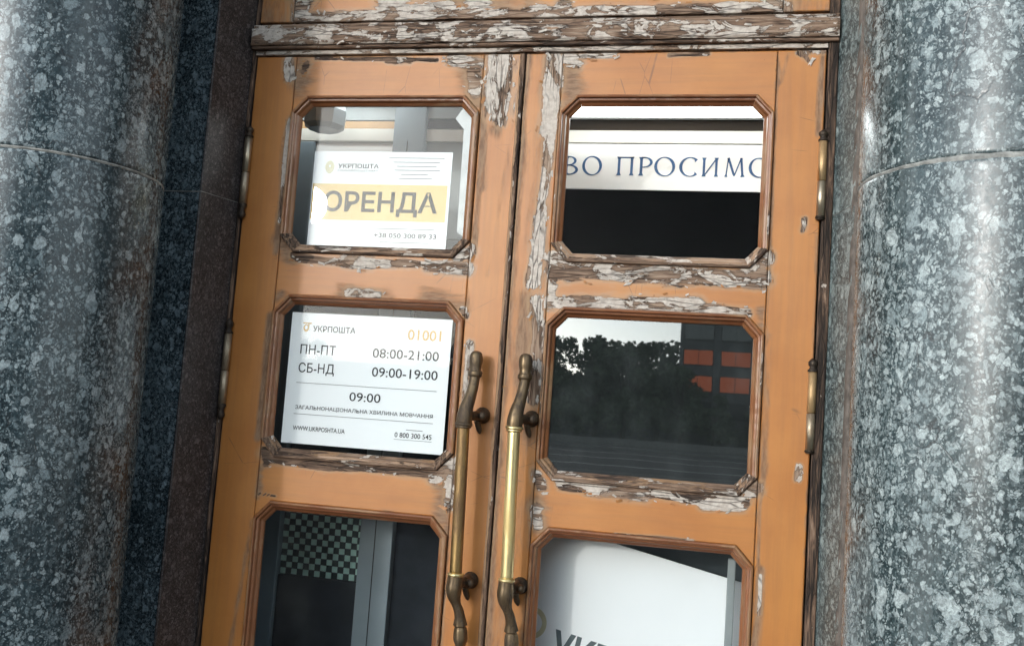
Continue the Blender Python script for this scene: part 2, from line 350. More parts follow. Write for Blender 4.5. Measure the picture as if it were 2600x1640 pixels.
# ------------------------------------------------------------------ wear of the woodwork (metres on the door plane)
WEAR=[('p',-0.648,2.578,0.631,2.574,0.0204,1,0.35),('p',-0.385,2.603,-0.357,2.596,0.0388,1,0.2),('p',-0.138,2.627,-0.136,2.600,0.0388,1,0.05),
('p',0.082,2.592,0.098,2.589,0.0224,1,0.3),('p',0.414,2.573,0.453,2.573,0.0265,1,0.6),('p',-0.637,2.640,-0.631,2.585,0.0347,1,0.3),
('p',0.593,2.597,0.616,2.582,0.0265,1,0.05),('p',-0.302,2.590,-0.226,2.586,0.0306,1,0.2),('d',-0.207,2.623,-0.015,2.592,0.0408,0.7,0),
('p',-0.656,2.455,-0.649,2.413,0.0173,1.1,0.12),('d',-0.617,2.452,-0.621,2.392,0.0388,0.9,0),('p',-0.602,2.454,-0.611,2.430,0.0163,0.8,0.9),
('p',-0.580,2.464,-0.237,2.456,0.0071,0.9,0.8),('p',-0.372,2.457,-0.312,2.454,0.0112,1,0.7),('p',-0.194,2.456,-0.124,2.442,0.0204,1,0.3),
('p',-0.134,2.437,-0.129,2.369,0.0224,1,0.3),('d',-0.151,2.447,-0.132,2.343,0.0408,0.9,0),('p',-0.068,2.467,-0.060,2.327,0.0347,1.2,0.3),
('p',-0.069,2.301,-0.051,2.296,0.0184,1,0.2),('d',-0.063,2.286,-0.075,2.270,0.0245,0.9,0),('d',-0.094,2.280,-0.088,2.116,0.0112,0.9,0),
('p',-0.638,2.295,-0.636,2.021,0.0082,1,0.25),('d',-0.638,2.300,-0.641,1.936,0.0133,0.8,0),('p',-0.544,1.917,-0.115,1.917,0.0122,1,0.4),
('p',-0.445,1.922,-0.374,1.918,0.0184,1.1,0.2),('p',-0.219,1.913,-0.109,1.909,0.0184,1.1,0.2),('d',-0.631,1.968,-0.600,1.922,0.0265,1,0),
('p',-0.590,1.929,-0.539,1.918,0.0143,1,0.8),('p',-0.138,1.942,-0.107,1.953,0.0204,1,0.3),('d',-0.102,2.301,-0.097,1.954,0.0092,0.9,0),
('p',-0.426,1.836,-0.345,1.833,0.0133,1,0.2),('d',-0.442,1.834,-0.323,1.829,0.0245,0.8,0),('d',-0.218,1.836,-0.118,1.817,0.0265,0.8,0),
('d',-0.628,1.805,-0.613,1.827,0.0153,0.7,0),('p',-0.117,1.807,-0.110,1.793,0.0102,1,0.3),('d',-0.640,1.768,-0.642,1.448,0.0112,1,0),
('p',-0.093,1.722,-0.094,1.479,0.0092,1.1,0.2),('d',-0.094,1.714,-0.093,1.305,0.0133,0.8,0),('p',-0.598,1.394,-0.135,1.394,0.0133,1.1,0.6),
('p',-0.155,1.391,-0.112,1.419,0.0204,1.1,0.25),('p',-0.621,1.409,-0.609,1.392,0.0173,1,0.7),('d',-0.628,1.368,-0.630,1.297,0.0122,0.9,0),
('p',-0.116,1.404,-0.114,1.317,0.0153,1,0.3),('d',-0.131,1.383,-0.131,1.282,0.0286,0.9,0),('p',-0.254,1.275,-0.161,1.277,0.0041,0.9,0.6),
('p',-0.633,1.304,-0.577,1.301,0.0031,1,0.9),('d',-0.115,1.274,-0.117,0.980,0.0133,0.9,0),('p',-0.111,1.112,-0.115,0.980,0.0061,1,0.5),
('d',-0.637,1.236,-0.664,0.915,0.0092,0.7,0),('p',-0.003,2.466,-0.003,0.993,0.0061,0.95,0.75),('d',0.002,2.466,0.003,0.994,0.0143,0.9,0),
('d',-0.024,2.281,-0.057,1.895,0.0102,0.5,0),('p',0.078,2.455,0.071,2.271,0.0224,1.15,0.08),('p',0.077,2.261,0.066,2.039,0.0143,1.05,0.1),
('p',0.066,2.039,0.058,1.879,0.0173,1.1,0.08),('d',0.066,2.455,0.066,1.880,0.0347,0.7,0),('p',0.070,1.840,0.087,1.743,0.0184,1,0.35),
('p',0.087,1.743,0.077,1.597,0.0204,1.05,0.35),('d',0.053,1.840,0.062,1.509,0.0367,0.8,0),('d',0.052,1.509,0.045,0.999,0.0408,0.6,0),
('d',-0.007,1.504,0.011,0.995,0.0143,0.9,0),('p',0.098,2.462,0.226,2.463,0.0082,1,0.3),('d',0.112,2.444,0.124,2.352,0.0367,1,0),
('p',0.363,2.462,0.458,2.464,0.0061,0.9,0.7),('p',0.102,2.455,0.138,2.439,0.0163,0.9,0.3),('p',0.672,2.464,0.726,2.467,0.0092,1,0.5),
('p',0.686,2.457,0.695,2.442,0.0071,1,0.8),('d',0.645,2.458,0.634,2.390,0.0092,0.8,0),('d',0.725,2.457,0.723,2.264,0.0082,0.9,0),
('p',0.108,1.917,0.610,1.914,0.0224,1.15,0.35),('p',0.106,1.941,0.143,1.912,0.0224,1.1,0.2),('p',0.393,1.912,0.449,1.912,0.0265,1,0.55),
('p',0.577,1.938,0.617,1.963,0.0184,1.1,0.3),('p',0.106,1.901,0.109,1.832,0.0133,1,0.3),('p',0.103,1.834,0.322,1.840,0.0173,1.1,0.3),
('p',0.303,1.839,0.462,1.846,0.0204,1.1,0.15),('p',0.425,1.839,0.578,1.828,0.0133,1.05,0.35),('d',0.609,1.836,0.615,1.789,0.0143,0.8,0),
('p',0.162,1.395,0.594,1.388,0.0133,1.1,0.55),('p',0.235,1.394,0.366,1.390,0.0204,1.1,0.25),('p',0.504,1.384,0.585,1.387,0.0173,1.2,0.1),
('p',0.100,1.412,0.115,1.385,0.0163,1,0.35),('p',0.606,1.412,0.619,1.423,0.0184,1,0.4),('p',0.106,1.332,0.112,1.295,0.0153,1,0.3),
('d',0.105,1.341,0.117,1.286,0.0265,0.9,0),('p',0.298,1.288,0.482,1.291,0.0051,0.95,0.6),('d',0.640,1.241,0.631,1.068,0.0102,1,0),
('p',0.638,1.227,0.637,1.139,0.0051,1,0.3),('d',0.634,1.781,0.635,1.415,0.0082,0.7,0),('d',0.622,2.458,0.631,1.191,0.0051,0.8,0),
('p',0.700,2.059,0.699,2.031,0.0082,1,0.2),('p',0.713,1.480,0.711,1.453,0.0082,1,0.2),('d',0.731,2.018,0.747,1.082,0.0082,0.7,0)]

def wear_at(x,z,base=(0,0,0)):
    x=np.asarray(x,float); z=np.asarray(z,float)
    p=np.full(x.shape,float(base[0])); t=np.full(x.shape,float(base[1])); d=np.full(x.shape,float(base[2]))
    for k,x0,z0,x1,z1,r,s,tone in WEAR:
        dx,dz=x1-x0,z1-z0; L=dx*dx+dz*dz+1e-9
        u=np.clip(((x-x0)*dx+(z-z0)*dz)/L,0,1)
        q=np.hypot(x-x0-u*dx,z-z0-u*dz)/r
        val=s*np.clip(1-.5*q,0,1)
        if k=='p':
            m=val>p; t=np.where(m,tone,t); p=np.where(m,val,p)
        else: d=np.maximum(d,val)
    return np.stack([p,t,d],-1)

def panel(name,x0,x1,zl,zh,yf,depth,mat,parent,step=.007,base=(0,0,0),bev=.0022,wob=.0005):
    """board with dense front: lower/upper edge are functions of x, rounded arrises, closed back"""
    zl=zl if callable(zl) else (lambda x,c=zl:c); zh=zh if callable(zh) else (lambda x,c=zh:c)
    nx=max(2,int((x1-x0)/step)); zspan=zh((x0+x1)/2)-zl((x0+x1)/2); nz=max(2,int(zspan/step))
    us=np.concatenate([[0],np.linspace(bev/(x1-x0),1-bev/(x1-x0),nx),[1]])
    vs_=np.concatenate([[0],np.linspace(bev/zspan,1-bev/zspan,nz),[1]])
    V=[];nu,nv=len(us),len(vs_)
    for j,v in enumerate(vs_):
        for i,u in enumerate(us):
            x=x0+(x1-x0)*u; lo,hi=zl(x),zh(x); z=lo+(hi-lo)*v
            y=yf+(bev*.8 if (i in(0,nu-1) or j in(0,nv-1)) else 0)
            V.append((x,y,z))
    V=np.array(V)
    V[:,1]+=wob*(np.sin(V[:,0]*31+V[:,2]*7)+np.sin(V[:,2]*23+1.3))*.5
    F=[(j*nu+i,j*nu+i+1,(j+1)*nu+i+1,(j+1)*nu+i) for j in range(nv-1) for i in range(nu-1)]
    ring=[i for i in range(nu)]+[j*nu+nu-1 for j in range(1,nv)]+[(nv-1)*nu+i for i in range(nu-2,-1,-1)]+[j*nu for j in range(nv-2,0,-1)]
    n0=len(V); B=V[ring].copy(); B[:,1]=yf+depth; V=np.concatenate([V,B])
    n=len(ring)
    F+=[(ring[k],n0+k,n0+(k+1)%n,ring[(k+1)%n]) for k in range(n)]
    F.append(tuple(n0+k for k in range(n))[::-1][::-1])
    W=wear_at(V[:,0],V[:,2],base)
    rs=np.random.RandomState(int(abs(x0*7919+V[:,2].max()*104729))%100000)
    d=np.minimum(V[:,0]-x0,x1-V[:,0]); zz=np.array([min(z-zl(x),zh(x)-z) for x,z in zip(V[:,0],V[:,2])])
    prof=np.interp(V[:,2],np.linspace(0,3.4,180),rs.rand(180)); pr2=np.interp(V[:,0],np.linspace(-.8,.8,90),rs.rand(90))
    W[:,2]=np.maximum(W[:,2],np.maximum((.25+.55*prof)*np.clip(1-d/.009,0,1),(.2+.5*pr2)*np.clip(1-zz/.008,0,1)))
    return obj(name,V,F,mat,parent,smooth=False,wear=W)

# ------------------------------------------------------------------ the setting outside
g0=obj('pavement',*[[(-400,-30,0),(400,-30,0),(400,2,0),(-400,2,0)],[(0,1,2,3)]],M['paving']); tag(g0,kind='structure')
g1=obj('ground',*[[(-900,-900,-.16),(900,-900,-.16),(900,60,-.16),(-900,60,-.16)],[(0,1,2,3)]],M['paving']); tag(g1,kind='structure')
g2=obj('road',*[[(-400,-64,-.13),(400,-64,-.13),(400,-30.15,-.13),(-400,-30.15,-.13)],[(0,1,2,3)]],M['asphalt']); tag(g2,kind='structure')
for nm,y in (('kerb',-30.07),('kerb',-64.15)):
    k=box(nm,-400,400,y-.15,y+.14,-.16,.012,M['kerb'],b=.02); tag(k,kind='structure')
for i,y in enumerate((-38.4,-47,-55.6)):
    k=obj('road_marking',*[[(-400,y-.3,-.126),(400,y-.3,-.126),(400,y+.3,-.126),(-400,y+.3,-.126)],[(0,1,2,3)]],M['line_paint'],g2)
for y in (-70,-76,-83,-91):
    tag(box('step',-120,60,y-.6,y,0.001,.22,M['kerb'],b=.02),kind='structure')
g3=box('pavement',-400,400,-240,-64.3,-.16,0,M['paving']); tag(g3,kind='structure')

# ------------------------------------------------------------------ granite surround: columns and jamb walls
JZ=2.037
def column(sx,mat,label,mort):
    c=thing('granite_column',(sx*1.032,-.402,0),label,'column','columns beside the entrance')
    cx,cy,r=sx*1.032,-.402,.255
    lathe('plinth',[(.33,0),(.33,.10),(.325,.108),(.30,.115),(.30,.15),(.27,.17),(.262,.18)],cx,cy,mat,c,64)
    for z0,z1 in ((.18,1.0-.15),(.853,JZ-.002),(JZ+.002,3.22),(3.224,4.4)):
        lathe('drum',[(r-.004,z0),(r-.001,z0+.0015),(r,z0+.004),(r,z0+.010),(r,z0+.05),(r,z1-.05),(r,z1-.010),(r,z1-.004),(r-.001,z1-.0015),(r-.004,z1)],cx,cy,mat,c,128)
    for z in (.8515,JZ,3.222): lathe('mortar_joint',[(r-.02,z-.003),(r-.0015,z-.0025),(r-.0008,z),(r-.0015,z+.0025),(r-.02,z+.003)],cx,cy,M['mortar'],c,96)
    # mortar smeared over the joint, uneven height
    V=[];F=[];n=140;rs=np.random.RandomState(3 if sx>0 else 5)
    a0,a1=(R_(-185),R_(5)) 
    up=np.interp(np.linspace(0,1,n),np.linspace(0,1,40),rs.rand(40)); dn=np.interp(np.linspace(0,1,n),np.linspace(0,1,48),rs.rand(48))
    for i in range(n):
        a=a0+(a1-a0)*i/(n-1); f=i/(n-1)
        wide=mort[0]+(mort[1]-mort[0])*(f if sx>0 else 1-f)
        for rr,z in ((r-.002,JZ-.001-wide*(.3+dn[i])),(r+.0012,JZ-wide*.3*dn[i]),(r+.0012,JZ+wide*.2*up[i]),(r-.002,JZ+.001+wide*(.1+.5*up[i]))):
            V.append((cx+rr*math.cos(a),cy+rr*math.sin(a),z))
    for i in range(n-1):
        for k in range(3): F.append((i*4+k,(i+1)*4+k,(i+1)*4+k+1,i*4+k+1))
    obj('mortar_smear',V,F,M['mortar'],c,smooth=True)
    return c
column(-1,M['granite_l'],'dark blue polished granite column left of the orange doors',(.002,.009))
column(1,M['granite_r'],'pale blotched grey granite column right of the orange doors',(.003,.026))

def jamb(sx,mw,mr,label,jz):
    t=thing('granite_jamb',(sx*1.0,-.03,0),label,'wall','granite jambs of the entrance')
    for z0,z1 in ((0,.78),(.7825,jz-.0012),(jz+.0012,3.35)):
        prism('wall_block',[(sx*.8035,-.125),(sx*.8035,.10),(sx*2.4,.10),(sx*2.4,-.125)],z0,z1,mw,t)
        prism('reveal_slab',[(sx*.7625,.05),(sx*.7625,-.002),(sx*.798,-.128),(sx*.801,-.1305),(sx*.8032,-.130),(sx*.8032,.05)],z0,z1,mr,t)
    for z in (.7812,jz):
        prism('mortar_joint',[(sx*.764,.04),(sx*.764,-.002),(sx*.7995,-.1285),(sx*.8045,-.1295),(sx*.8045,-.1260),(sx*2.3,-.1260),(sx*2.3,.04)],z-.0013,z+.0013,M['mortar'],t)
    return t
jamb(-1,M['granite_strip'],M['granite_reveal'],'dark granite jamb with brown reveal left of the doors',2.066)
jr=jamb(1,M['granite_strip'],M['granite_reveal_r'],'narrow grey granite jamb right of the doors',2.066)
# brown caulk down the arris of the right jamb
V=[];F=[];n=90;rs=np.random.RandomState(2)
for i in range(n):
    z=3.3*i/(n-1); j=rs.rand(3)*.0022
    for x,y in ((.7935,-.112),(.7945+j[0],-.1195-j[1]),(.800,-.1345-j[1]),(.8075+j[2],-.1335),(.812,-.124)): V.append((x,y,z))
for i in range(n-1):
    for k in range(4): F.append((i*5+k,i*5+k+1,(i+1)*5+k+1,(i+1)*5+k))
obj('caulk_bead',V,F,M['caulk'],jr,smooth=True)
fc=thing('post_office_facade',(0,.1,0),'stone facade wall above and beside the granite entrance','wall')
box('lintel_block',-2.4,2.4,-.12,.30,3.352,4.4,M['facade'],fc,.004)
box('wall_block',-9,-2.402,-.10,.30,0,4.4,M['facade'],fc,.004)
box('wall_block',2.402,9,-.10,.30,0,4.4,M['facade'],fc,.004)
box('wall_block',-9,9,-.10,.30,4.403,13,M['facade'],fc,.004)
box('cornice',-9.1,9.1,-.55,.30,13.003,13.4,M['facade'],fc,.02)

# ------------------------------------------------------------------ door frame
DT=2.47
fr=thing('door_frame',(0,0,0),'weathered wooden door frame with peeling transom beam above the doors','door frame')
for sx,x0,x1 in ((-1,-.7615,-.7525),(1,.7385,.7615)):
    panel('jamb_post',x0,x1,.02,3.33,-.006 if sx<0 else -.008,.07,M['paint_v'],fc and fr,.02,base=(.95,.95,.8))
# the projecting beam, its drip and the flat strip below
def beam_piece(name,z0,z1,yf,mat,base,x0=-.7605,x1=.7605,bev=.004,step=.006): return panel(name,x0,x1,z0,z1,yf,.07,mat,fr,step,base=base,bev=bev,wob=.0018)
beam_piece('transom_beam',2.4945,2.5405,-.028,M['paint_h'],(.84,.40,.45),bev=.006)
beam_piece('drip_fillet',2.4855,2.4935,-.019,M['paint_h'],(.95,.75,.6),bev=.002)
beam_piece('transom_strip',2.4735,2.4850,-.006,M['paint_h'],(.95,.16,.2),x0=-.7515,x1=.7375,bev=.0015)
beam_piece('beam_cap',2.5415,2.5535,-.016,M['paint_h'],(.93,.45,.4),bev=.003)
panel('head_rail',-.7605,.7605,3.25,3.33,-.006,.07,M['paint_h'],fr,.03)

tw=thing('transom_window',(0,0,2.5635),'peeling orange fixed window frame above the transom beam','window frame')
panel('stile',-.7505,-.6545,2.5665,3.245,.000,.045,M['paint_v'],tw,.008,base=(.1,.6,.55))
panel('stile',.6305,.7375,2.5665,3.245,.000,.045,M['paint_v'],tw,.008,base=(.1,.6,.45))
panel('bottom_rail',-.6525,.6285,2.5665,2.70,.001,.045,M['paint_h'],tw,.005)
panel('top_rail',-.6525,.6285,3.15,3.245,.001,.045,M['paint_h'],tw,.02)
box('pane',-.66,.636,.018,.022,2.68,3.17,M['glass'],tw)

# ------------------------------------------------------------------ door leaves
CH,CZ=.0418,.0447
ROWS=[(2.3594,1.9366),(1.8246,1.4018),(1.2898,.8670),(.7550,.3322)]
def octo(x0,x1,zt,zb): return [(x0+CH,zt),(x1-CH,zt),(x1,zt-CZ),(x1,zb+CZ),(x1-CH,zb),(x0+CH,zb),(x0,zb+CZ),(x0,zt-CZ)]
def inset(poly,d):
    n=len(poly);out=[]
    for i in range(n):
        p0,p1,p2=(Vector(poly[i-1]),Vector(poly[i]),Vector(poly[(i+1)%n]))
        a=(p1-p0).normalized(); b=(p2-p1).normalized()
        na=Vector((a.y,-a.x)); nb=Vector((b.y,-b.x))     # clockwise polygon: inward
        k=(na+nb); k=k/ (k.dot(na)) if k.length>1e-6 else na
        q=p1+k*d; out.append((q.x,q.y))
    return out
PROF=[(-.0004,.012),(-.0004,-.005),(.0012,-.0085),(.0045,-.0098),(.0078,-.0088),(.0092,-.0050),(.0096,-.0020),(.0140,-.0014),(.0165,.0010),(.0190,.0065),(.0235,.0100),(.0262,.0128),(.0270,.0165)]
PROF=[(d*.90,y) for d,y in PROF]
SEG=['top','corner_r','side_r','corner_br','bottom','corner_bl','side_l','corner_tl']
def moulding(parent,oc,row):
    grp=None
    first=None
    polys=[inset(oc,d) for d,_ in PROF]
    for k in range(8):
        nm=SEG[k]; a=np.array(oc[k]); b=np.array(oc[(k+1)%8]); L=np.linalg.norm(b-a); n=max(2,int(L/.012))
        V=[];W=[]
        rs=np.random.RandomState(row*50+k+int(abs(oc[0][0])*1000))
        if nm in('bottom','corner_br','corner_bl'): base=(.62,.62,.75)
        elif nm=='top': base=(.10,.5,.30)
        else: base=(.12,.5,.38)
        for i in range(n+1):
            f=.0001/L+(1-.0002/L)*i/n; jit=rs.normal(0,.0003)
            for (d,y),pl in zip(PROF,polys):
                p=np.array(pl[k])*(1-f)+np.array(pl[(k+1)%8])*f
                V.append((p[0],y+jit,p[1])); W.append((base[0]+(.22 if d<.006 else 0),base[1],base[2]))
        m=len(PROF); F=[(i*m+q,i*m+q+1,(i+1)*m+q+1,(i+1)*m+q) for i in range(n) for q in range(m-1)]
        F.append(tuple(range(m))); F.append(tuple(n*m+q for q in range(m))[::-1])
        W=np.array(W)
        if nm in('side_l','side_r'): W[:,0]+=np.interp(np.arange(len(W)),np.linspace(0,len(W),9),rs.rand(9)*.22)
        if first is None:
            first=obj('moulding',V,F,M['bead_h'],parent,smooth=False,wear=W)
        else:
            obj('moulding',V,F,M['bead_h' if nm in('top','bottom') else 'bead_v'],parent,smooth=False,wear=W)

def pane_vf(oc,y0,y1,d=.022):
    p=inset(oc,d); n=8
    V=[(x,y0,z) for x,z in p]+[(x,y1,z) for x,z in p]
    F=[tuple(range(n)),tuple(range(n,2*n))[::-1]]+[(i,n+i,n+(i+1)%n,(i+1)%n) for i in range(n)]
    return V,F

def leaf(sx,xa,xb,wa,wb,label,gl):
    """xa..xb leaf, wa..wb opening between the stiles (left to right)"""
    t=thing('door_leaf',(xa if sx<0 else xb,0,0),label,'door','leaves of the double door')
    panel('stile',xa,wa-.0012,.02,DT-.001,0,.045,M['paint_v'],t,.006)
    panel('stile',wb+.0012,xb,.02,DT-.001,0,.045,M['paint_v'],t,.006)
    def up(zb):   # upper edge of a rail that lies under a window
        def f(x):
            e=min(x-wa,wb-x); return zb+(max(0,CH-e)/CH)*CZ if zb else 0
        return f
    def dn(zt):
        def f(x):
            e=min(x-wa,wb-x); return zt-(max(0,CH-e)/CH)*CZ
        return f
    edges=[(dn(ROWS[0][0]),DT-.001)]+[(dn(ROWS[i+1][0]),up(ROWS[i][1])) for i in range(3)]+[(.02,up(ROWS[3][1]))]
    for lo,hi in edges: panel('rail',wa+.0003,wb-.0003,lo,hi,.0008,.045,M['paint_h'],t,.0055)
    for i,(zt,zb) in enumerate(ROWS):
        oc=octo(wa+.001,wb-.001,zt,zb)
        moulding(t,oc,i)
        if i<3: 
            V,F=pane_vf(oc,.0165,.0205); obj('pane',V,F,gl[i],t)
        else:
            V,F=pane_vf(oc,.014,.034,.02); obj('kick_panel',V,F,M['paint_v'],t,wear=wear_at([v[0] for v in V],[v[2] for v in V]))
    return t
left=leaf(-1,-.7485,-.0020,-.6320,-.1108,'left orange door leaf carrying the rental sheet and opening hours',(M['glass'],M['glass_hours'],M['glass_low']))
right=leaf(1,.0014,.7340,.0968,.6215,'right orange door leaf with reflecting middle pane and bright brass handle',(M['glass_clean'],M['glass_mirror'],M['glass_low']))
# astragal strip on the meeting edge of the left leaf
panel('astragal',-.0150,-.0022,.02,DT-.002,-.006,.007,M['paint_v'],left,.006,base=(.42,.8,.9),bev=.0025)

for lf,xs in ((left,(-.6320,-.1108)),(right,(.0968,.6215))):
    for x in xs: box('joint_backing',x-.010,x+.010,.024,.0445,.03,DT-.01,M['hinge_dark'],lf)  # dark backing added behind the joints to block light leaks
for x0,x1 in ((-.7600,-.7400),(-.020,.020),(.7260,.7600)): box('gap_backing',x0,x1,.0465,.062,.02,DT,M['hinge_dark'],fr)  # backing added behind the leaf gaps so no light shows through
box('gap_backing',-.7600,.7600,.0465,.062,DT-.006,2.60,M['hinge_dark'],fr)
# curled chips of paint and primer along the edges of the bare patches
def chips(parent,x0,x1,z0,z1,n,yf,seed,avoid=None,pmin=.34,pmax=.85,horiz=.5):
    rs=np.random.RandomState(seed); got=0; tries=0; acc={'paint_flake':([],[]),'primer_flake':([],[])}
    XS=x0+(x1-x0)*rs.rand(n*150); ZS=z0+(z1-z0)*rs.rand(n*150); PS=wear_at(XS,ZS)[:,0]
    for x,z,p in zip(XS,ZS,PS):
        if got>=n: break
        if avoid and any(a[0]-.004<x<a[1]+.004 and a[2]-.004<z<a[3]+.004 for a in avoid): continue
        p=p if avoid else .6
        if not pmin<p<pmax: continue
        got+=1; s=.0025+.0045*rs.rand()**2; asp=1.4+1.8*rs.rand()
        vert=avoid and any(abs(x-c)<.05 for c in (x0+.055,x1-.055)); ang=(math.pi/2 if vert else 0)+rs.normal(0,.35)
        lift=s*(.08+.22*rs.rand()); V,F=acc['paint_flake' if p<.6 and avoid and rs.rand()<.7 else 'primer_flake']
        b=len(V); ca,sa=math.cos(ang),math.sin(ang); sg=1 if rs.rand()<.5 else -1
        for i in range(4):
            for k in range(3):
                u=(i/3-.5)*s*asp*(1+.25*rs.normal()); w=(k/2)*s*(1+.2*rs.normal())
                V.append((x+ca*u-sa*w*sg,yf-.0004-lift*(k/2)**2-.0003*rs.rand(),z+sa*u+ca*w*sg))
        for i in range(3):
            for k in range(2): F.append((b+i*3+k,b+i*3+k+1,b+(i+1)*3+k+1,b+(i+1)*3+k))
    for nm,(V,F) in acc.items():
        if V: tag(obj(nm,V,F,M[nm],parent,smooth=True),kind='stuff')
chips(left,-.745,-.018,.9,DT-.003,120,-.0004,4,[(-.6320,-.1108,b_,t_) for t_,b_ in ROWS])
chips(right,.004,.731,.9,DT-.003,130,-.0004,8,[(.0968,.6215,b_,t_) for t_,b_ in ROWS])
chips(fr,-.75,.75,2.4975,2.5375,50,-.0285,15)
chips(tw,-.65,.625,2.568,2.62,45,.0006,19,[(9,9,9,9)])
# hinges
def hinge(parent,x,zs,gold):
    f1,b1,b0,f0=zs; y=-.009; r=.0098
    zm=b0+(b1-b0)*.47
    h=lathe('hinge',[(r,b0),(r,zm-.0012),(r-.002,zm-.0006)],x,y,M['hinge'],parent,24)
    lathe('knuckle',[(r-.002,zm+.0006),(r,zm+.0012),(r,b1)],x,y,M['hinge_gold' if gold else 'hinge'],h,24)
    L=f1-b1
    lathe('finial',[(r+.0015,b1),(r+.002,b1+.003),(r-.001,b1+.006),(r-.003,b1+L*.35),(r+.0005,b1+L*.5),(r+.001,b1+L*.7),(r-.003,b1+L*.85),(.002,f1)],x,y,M['hinge_dark'],h,20)
    L=b0-f0
    lathe('finial',[(.003,f0),(r-.002,f0+L*.12),(r+.001,f0+L*.3),(r-.002,f0+L*.5),(r-.003,f0+L*.65),(r+.002,b0-.004),(r+.0005,b0)],x,y,M['hinge_dark'],h,20)
    return h
hinge(left,-.7455,(2.2750,2.2445,2.0622,2.0205),0); hinge(left,-.7495,(1.7546,1.7136,1.5279,1.4865),0)
hinge(right,.7345,(2.2720,2.2431,2.0638,2.0535),1); hinge(right,.7325,(1.7310,1.6990,1.5195,1.5114),1)
hinge(left,-.7475,(.62,.59,.41,.38),0); hinge(right,.7335,(.62,.59,.41,.40),1)

# pull handles
def handle(parent,dx,grip,arm,label):
    X=lambda pts:[(p[0]+dx,p[1],p[2],p[3]) for p in pts]
    S=[(-.0710,-.075,1.5170,.0146),(-.0700,-.075,1.47,.0148),(-.0672,-.075,1.34,.0147),(-.0645,-.075,1.21,.0147),(-.0635,-.075,1.1685,.0146)]
    h=tube('pull_handle',X(S),grip,parent,24,4); tag(h,label)
    tube('upper_arm',X([(-.0612,-.043,1.7020,.002),(-.0612,-.043,1.6990,.0105),(-.0610,-.043,1.690,.0152),(-.0606,-.044,1.675,.0160),(-.0602,-.045,1.662,.0138),(-.0600,-.046,1.6545,.0138),(-.0598,-.046,1.649,.0170),(-.0596,-.047,1.641,.0165),(-.0598,-.048,1.634,.0128),(-.0608,-.053,1.612,.0130),(-.0640,-.063,1.585,.0142),(-.0685,-.072,1.560,.0165),(-.0702,-.075,1.540,.0185),(-.0705,-.075,1.5255,.0185)]),arm,h,20,6,flute=7,amp=.05)
    tube('collar',X([(-.0706,-.075,1.5260,.0190),(-.0707,-.075,1.5235,.0212),(-.0708,-.075,1.5200,.0212),(-.0709,-.075,1.5180,.0185),(-.0710,-.075,1.5150,.0192),(-.0710,-.075,1.5130,.0180)]),grip if grip is M['brass_bright'] else arm,h,24,3)
    tube('collar',X([(-.0636,-.075,1.1715,.0175),(-.0636,-.075,1.1690,.0195),(-.0637,-.075,1.1660,.0195),(-.0638,-.075,1.1640,.0178)]),M['brass_bright'],h,24,3)
    tube('lower_arm',X([(-.0638,-.075,1.1645,.0172),(-.0645,-.0755,1.150,.0176),(-.0650,-.076,1.134,.0182),(-.0632,-.0745,1.117,.0152),(-.0585,-.070,1.101,.0112),(-.0530,-.064,1.085,.0112),(-.0500,-.058,1.068,.0122),(-.0496,-.054,1.056,.0148),(-.0494,-.052,1.049,.0158),(-.0492,-.051,1.0455,.0118),(-.0488,-.050,1.039,.0145),(-.0480,-.049,1.026,.0160),(-.0470,-.049,1.012,.0155),(-.0462,-.049,.999,.0108),(-.0460,-.049,.990,.0070),(-.0460,-.049,.985,.002)]),arm,h,20,6,flute=7,amp=.09)
    for z in (1.5440,1.1440):
        tube('mounting_bracket',X([(-.0690,-.072,z-.004,.0105),(-.0610,-.055,z-.001,.0115),(-.0530,-.034,z,.0120),(-.0480,-.014,z+.001,.0150),(-.0460,-.004,z+.002,.0200),(-.0455,.0005,z+.002,.0205)]),M['bronze'],h,16,4)
        tube('bracket_knob',X([(-.0500,-.034,z,.008),(-.0420,-.036,z+.001,.0085),(-.0370,-.038,z+.001,.0105),(-.0310,-.040,z+.001,.0095),(-.0275,-.041,z+.001,.005),(-.0265,-.041,z+.001,.001)]),M['bronze'],h,16,4)
        tube('bracket_scroll',X([(-.0520,-.022,z-.012,.0085),(-.0500,-.018,z-.024,.0075),(-.0470,-.016,z-.034,.0070),(-.0450,-.016,z-.041,.004),(-.0445,-.016,z-.044,.001)]),M['bronze'],h,12,4)
    return h
handle(left,0,M['brass_grip'],M['brass_old'],'dull brown brass pull handle')
handle(right,.1245,M['brass_bright'],M['brass_old'],'bright polished brass pull handle')

# ------------------------------------------------------------------ inside the vestibule
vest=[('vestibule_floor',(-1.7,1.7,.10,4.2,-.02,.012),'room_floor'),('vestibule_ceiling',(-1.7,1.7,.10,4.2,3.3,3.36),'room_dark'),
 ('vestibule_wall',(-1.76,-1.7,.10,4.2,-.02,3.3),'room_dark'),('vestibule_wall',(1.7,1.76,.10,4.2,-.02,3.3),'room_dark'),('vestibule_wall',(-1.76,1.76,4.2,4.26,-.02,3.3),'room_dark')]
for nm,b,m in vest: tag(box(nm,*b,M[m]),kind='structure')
ip=thing('inner_partition',(0,.35,0),'grey painted inner partition with cream header seen through the panes','partition')
box('post',-.4725,-.3735,.35,.42,.012,2.60,M['grey_frame'],ip,.003)
box('post',-.86,-.7275,.36,.42,.012,2.34,M['grey_frame'],ip,.003)
box('post_groove',-.4265,-.4245,.348,.352,.012,2.34,M['room_dark'],ip)
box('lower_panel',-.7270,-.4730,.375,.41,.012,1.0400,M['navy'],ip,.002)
box('glazed_panel',-.7270,-.4730,.385,.40,1.40,2.06,M['navy'],ip)
